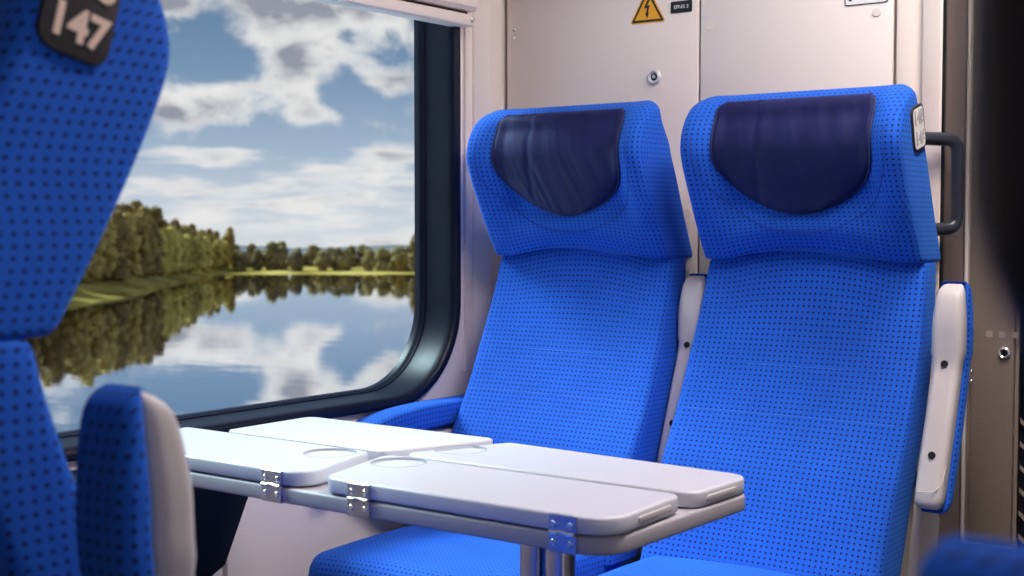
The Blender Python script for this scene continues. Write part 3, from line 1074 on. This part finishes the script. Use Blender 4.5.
# corner column beside the doors
bm = bmesh.new()
prof = [(.9365, 2.61), (.9365, 2.504), (.940, 2.499), (.966, 2.499), (.975, 2.505), (.982, 2.508), (.986, 2.508), (.9875, 2.512), (.989, 2.512), (.990, 2.496), (.993, 2.494), (1.024, 2.494), (1.028, 2.498), (1.028, 2.61)]
add_prism(bm, prof, 0, ZC, 0); struct('trim_5', bm, M['trim'], angle=40)

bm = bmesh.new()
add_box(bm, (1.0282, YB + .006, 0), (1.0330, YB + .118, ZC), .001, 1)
struct('trim_8', bm, M['column_shade'])  # darker cover on the column's aisle side, painting the shade there
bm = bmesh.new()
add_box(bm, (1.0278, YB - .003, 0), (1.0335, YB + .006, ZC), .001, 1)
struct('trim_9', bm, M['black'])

# vestibule bulkhead deeper in, with a door edge
YV = 2.62
bm = bmesh.new()
add_box(bm, (.90, YV + .02, 0), (1.137, YV + .12, ZC))
add_box(bm, (1.90, YV + .02, 0), (XR, YV + .12, ZC))
add_box(bm, (1.137, YV + .02, 2.05), (1.90, YV + .12, ZC))
struct('wall_end', bm, M['vestibule'])
bm = bmesh.new()
add_box(bm, (1.034, YV + .004, .405), (1.041, YV + .021, 2.1), .002)
add_box(bm, (1.034, YV + .004, .385), (1.135, YV + .021, .405), .004)
struct('trim_6', bm, M['wall'])
bm = bmesh.new()
add_box(bm, (1.050, YV + .006, .412), (1.131, YV + .021, 2.1), .003)
pn = struct('trim_7', bm, M['vestibule'])
fl = empty('door_latch', (1.114, YV + .006, .784))
tag(fl, 'small chrome latch on the taupe panel beside the glass door', 'latch')
bm = bmesh.new(); add_ring(bm, (0, 0, 0), (0, -1, 0), .006, .0115, .008, 20); finish('latch_ring', bm, M['chrome'], fl)
bm = bmesh.new(); add_disc(bm, (0, 0, 0), (0, -1, 0), .0064, .005, 16); finish('latch_core', bm, M['black'], fl)
for k in range(2):
    rb = bmesh.new(); add_disc(rb, (1.052, YV + .004, .745 - .02 * k), (0, -1, 0), .003, .004, 12, .001)
    finish('rivet', rb, M['chrome'], pn)
# glass door with diagonal marking
bm = bmesh.new(); add_box(bm, (1.138, YV + .019, 0), (1.90, YV + .06, 2.05), .004); dr = struct('door_1', bm, M['black'])
bm = bmesh.new(); add_box(bm, (1.142, YV + .015, .12), (1.86, YV + .022, 1.98)); finish('door_glass', bm, M['glassdark'], dr)
for k in range(12):
    bm = bmesh.new()
    x0 = 1.143; z0 = .66 - k * .045
    poly = [(x0, z0), (x0, z0 - .010), (x0 + .16, z0 - .010 - .15), (x0 + .16, z0 - .15)]
    add_prism(bm, poly, 0, .0008, 0, fn=lambda a, b, c: V((a, YV + .0152 - c, b)))
    finish('door_stripe', bm, M['vestibule'], dr, smooth=False)
for k in range(3):
    bm = bmesh.new()
    x0 = 1.078 + k * .0245
    add_prism(bm, [(x0, .813), (x0 + .012, .813), (x0 + .012, .825), (x0, .825)], 0, .0008, 0, fn=lambda a, b, c: V((a, YV + .006 - c, b)))
    tag(finish('marking_sticker', bm, M['mark'], smooth=False), 'small pale square marking above the chrome latch', 'sticker', 'square markings in a row')

# ceiling lamp
lt = empty('ceiling_light', (1.42, 1.75, ZC))
tag(lt, 'long ceiling light strip above the aisle edge of the far seats', 'light')
bm = bmesh.new(); add_box(bm, (-.12, -.66, -.045), (.12, .66, 0), .01); finish('lamp_housing', bm, M['ceiling'], lt)
bm = bmesh.new(); add_box(bm, (-.10, -.63, -.052), (.10, .63, -.044), .003)
finish('lamp_diffuser', bm, emit('lamp_diffuser_glow', (1.0, 0.90, 0.87, 1), 43.0), lt)
fill_lamp = empty('ceiling_light', (2.0, -.5, ZC))  # unseen lamp added to brighten the near seat and the armrest across the aisle
tag(fill_lamp, 'added dim fill light behind the view, brightening the near seats', 'light')
bm = bmesh.new(); add_box(bm, (-.12, -.46, -.045), (.12, .46, 0), .01); finish('lamp_housing', bm, M['ceiling'], fill_lamp)
bm = bmesh.new(); add_box(bm, (-.10, -.43, -.052), (.10, .43, -.044), .003)
finish('lamp_diffuser', bm, emit('added_fill_glow', (1.0, 0.86, 0.84, 1), 7.0), fill_lamp)

# ------------------------------------------------------------------ outdoors: lake, banks, woods, hill
WL = -9.0
bm = bmesh.new()
poly = [(-8, -200), (-8, 330), (-330, 330), (-330, -200)]
vs_ = [bm.verts.new((x, y, WL)) for x, y in poly]
bm.faces.new(vs_)
lake = finish('lake', bm, M['water'], smooth=False)
tag(lake, 'calm lake mirroring clouds and woods outside the window', 'lake', kind='structure')

def terrain(name, shore, depth, rise, label, mat, hump=0.0, seed=1, cat='bank'):
    rnd = random.Random(seed)
    bm = bmesh.new()
    rows = []
    # smooth the shore line
    pts = []
    for i in range(len(shore) - 1):
        a, b = V(shore[i]), V(shore[i + 1])
        for k in range(8):
            pts.append(a.lerp(b, k / 8))
    pts.append(V(shore[-1]))
    for i, p in enumerate(pts):
        d = V((p.x - 1.87, p.y)).normalized()
        row = []
        wob = 0.8 * math.sin(i * 0.9) + 0.5 * math.sin(i * 2.3 + 1)
        for k in range(9):
            t = k / 8
            q = V((p.x, p.y)) + d * (t * depth + wob * (1 - t))
            z = WL - 0.15 + rise * sm(0, 1, t) + 0.35 * sm(0, .12, t) + hump * 0.25 * math.sin(q.x * .31 + q.y * .17) * sm(0, .3, t)
            row.append(bm.verts.new((q.x, q.y, z)))
        rows.append(row)
    for i in range(len(rows) - 1):
        for k in range(8):
            bm.faces.new((rows[i][k], rows[i + 1][k], rows[i + 1][k + 1], rows[i][k + 1]))
    o = finish(name, bm, mat, angle=80)
    tag(o, label, cat, kind='structure')
    return o
SH_L = [(-106, 40), (-119, 65), (-131, 87), (-137, 97), (-148, 114), (-177, 147), (-200, 174), (-208, 190)]
SH_F = [(-205, 180), (-199, 186), (-186, 195), (-173, 204), (-150, 222), (-120, 245)]
terrain('left_bank', SH_L, 44, 2.3, 'yellow-green grassy bank on the left of the lake', M['grass'], 1.0)
terrain('far_bank', SH_F, 60, 1.2, 'thin grassy far shore of the lake', M['grass'], 0.5)
# hill behind the far shore
bm = bmesh.new()
rows = []
for i in range(61):
    a = math.radians(34 + 22 * i / 60)
    h = 4.2 + 0.9 * math.sin(i * .12 + .5) + .35 * math.sin(i * .37) + .12 * math.sin(i * 1.3)
    h *= 0.75 + .25 * sm(10, 45, i)
    rows.append([bm.verts.new((1.87 - r_ * math.cos(a), r_ * math.sin(a), z)) for r_, z in ((360, WL), (400, WL + h * .7), (430, WL + h), (470, WL + h * .6), (520, WL))])
for i in range(60):
    for k in range(4):
        bm.faces.new((rows[i][k], rows[i + 1][k], rows[i + 1][k + 1], rows[i][k + 1]))
hill = finish('hill', bm, M['hill'], angle=80); tag(hill, 'hazy low hill behind the far shore', 'hill', kind='structure')

def crown_mesh(seed, h, w, base=.12):
    rnd = random.Random(seed)
    bm = bmesh.new()
    clumps = []
    n = 26
    for i in range(n):
        t = base + (1 - base) * (i + .5) / n
        prof = math.sin(min(1, (t - base * .6) / (1 - base * .6)) ** 0.75 * PI) ** 0.6
        a = i * 2.4 + rnd.random()
        rr = w / 2 * prof * rnd.uniform(.25, .75)
        clumps.append((V((rr * math.cos(a), rr * math.sin(a), t * h * .93)), w * rnd.uniform(.17, .28)))
    for c, r in clumps:
        res = bmesh.ops.create_icosphere(bm, subdivisions=2, radius=r * .82)
        ph = [rnd.uniform(0, 6) for _ in range(3)]
        for v in res['verts']:
            d = v.co.normalized()
            k = 1 + .22 * math.sin(d.x * 5 + ph[0]) * math.sin(d.y * 6 + ph[1]) + .18 * math.sin(d.z * 8 + ph[2])
            v.co = c + v.co * k
        for q in range(46):
            d = V((rnd.gauss(0, 1), rnd.gauss(0, 1), rnd.gauss(0, 1))).normalized()
            p = c + d * r * rnd.uniform(.7, 1.15)
            s_ = rnd.uniform(.12, .26) * (h / 12)
            u = V((rnd.gauss(0, 1), rnd.gauss(0, 1), rnd.gauss(0, 1))).normalized(); w_ = u.cross(d)
            if w_.length < .1: continue
            w_.normalize(); u = w_.cross(d + u * .4).normalized()
            bm.faces.new([bm.verts.new(p + u * s_ * a_ + w_ * s_ * b_ + d * .05) for a_, b_ in ((-1, -.7), (1, -.6), (.7, .9), (-.8, .7))])
    return bm
def trunk_mesh(h):
    bm = bmesh.new()
    add_tube(bm, [(0, 0, -.5), (0.05, .02, h * .3), (-.05, .05, h * .6), (0, 0, h * .85)], [.24, .18, .12, .04], 8)
    return bm
PROTO = []
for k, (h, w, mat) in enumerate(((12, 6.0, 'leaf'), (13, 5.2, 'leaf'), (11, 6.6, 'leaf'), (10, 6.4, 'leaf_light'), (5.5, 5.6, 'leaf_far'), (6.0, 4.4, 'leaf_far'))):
    cm = finish('crown', crown_mesh(11 + k, h, w, .06 if k >= 3 else .10), M[mat], None, smooth=True, angle=60, recalc=False)
    tm = finish('trunk', trunk_mesh(h), M['bark'])
    PROTO.append((cm.data, tm.data, h))
    bpy.data.objects.remove(cm); bpy.data.objects.remove(tm)
def tree(k, x, y, z, s, rz, label, group):
    cm, tm, h = PROTO[k]
    t = empty('tree', (x, y, z), rz)
    t.scale = (s, s, s * 1.0)
    tag(t, label, 'tree', group)
    link(bpy.data.objects.new('crown', cm), t)
    link(bpy.data.objects.new('trunk', tm), t)
    return t
rnd = random.Random(5)
def along(sh, f):
    seg = []
    L = 0
    for i in range(len(sh) - 1):
        d = (V(sh[i + 1]) - V(sh[i])).length; seg.append((L, d, i)); L += d
    q = f * L
    for (l0, d, i) in seg:
        if q <= l0 + d + 1e-6:
            return V(sh[i]).lerp(V(sh[i + 1]), (q - l0) / d)
for row in range(3):
    nrow = 30
    for i in range(nrow):
        f = (i + .5 + rnd.uniform(-.3, .3) + row * .33) / (nrow + 1)
        p = along(SH_L, min(.99, f))
        d = V((p.x - 1.87, p.y)).normalized()
        off = 25 - 13 * sm(.5, .95, f) + row * 8 + rnd.uniform(-1.2, 1.2)
        q = V((p.x, p.y)) + d * off
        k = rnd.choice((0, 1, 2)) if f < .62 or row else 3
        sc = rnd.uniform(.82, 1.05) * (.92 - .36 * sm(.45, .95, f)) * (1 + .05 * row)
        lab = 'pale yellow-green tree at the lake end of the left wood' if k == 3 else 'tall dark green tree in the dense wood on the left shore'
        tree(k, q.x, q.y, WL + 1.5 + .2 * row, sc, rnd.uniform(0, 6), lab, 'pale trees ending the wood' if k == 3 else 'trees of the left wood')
for row in range(2):
    for i in range(34):
        f = (i + rnd.uniform(.1, .9)) / 34
        p = along(SH_F, f)
        d = V((p.x - 1.87, p.y)).normalized()
        q = V((p.x, p.y)) + d * (14 + row * 16 + rnd.uniform(-3, 3))
        tree(rnd.choice((4, 5)), q.x, q.y, WL + .2, rnd.uniform(.7, 1.0), rnd.uniform(0, 6), 'low olive tree in the line along the far shore', 'trees along the far shore')
tree(0, -174.5, 207.0, WL + .1, .72, 1.0, 'single taller dark tree on the far shore next to the window frame', None)

# ------------------------------------------------------------------ lights
sun = bpy.data.lights.new('sun', 'SUN'); sun.energy = 6.3; sun.angle = math.radians(22); sun.color = (.70, .94, 1.0)
so = bpy.data.objects.new('sun', sun); link(so)
dirv = V((.64, .14, -.64)).normalized()
so.rotation_euler = dirv.to_track_quat('-Z', 'Y').to_euler()
so.location = (-20, -10, 30)

# ------------------------------------------------------------------ camera
cam = bpy.data.cameras.new('camera')
co = bpy.data.objects.new('camera', cam); link(co)
cam.sensor_width = 36; cam.lens = 1334 / 1024 * 36
cam.clip_start = .02; cam.clip_end = 3000
yaw, pit = math.radians(36.4), math.radians(2.7)
fwd = V((-math.sin(yaw) * math.cos(pit), math.cos(yaw) * math.cos(pit), -math.sin(pit)))
co.location = (1.87, 0, 1.03)
co.rotation_euler = fwd.to_track_quat('-Z', 'Y').to_euler()
cam.dof.use_dof = True
cam.dof.focus_distance = 2.35
cam.dof.aperture_fstop = 7.2
scene.camera = co

vs2 = scene.view_settings
vs2.view_transform = 'Standard'; vs2.look = 'None'; vs2.exposure = 0.0; vs2.gamma = 1.0; vs2.use_curve_mapping = False
scene.cycles.max_bounces = 8
scene.cycles.transparent_max_bounces = 12
scene.cycles.use_denoising = True
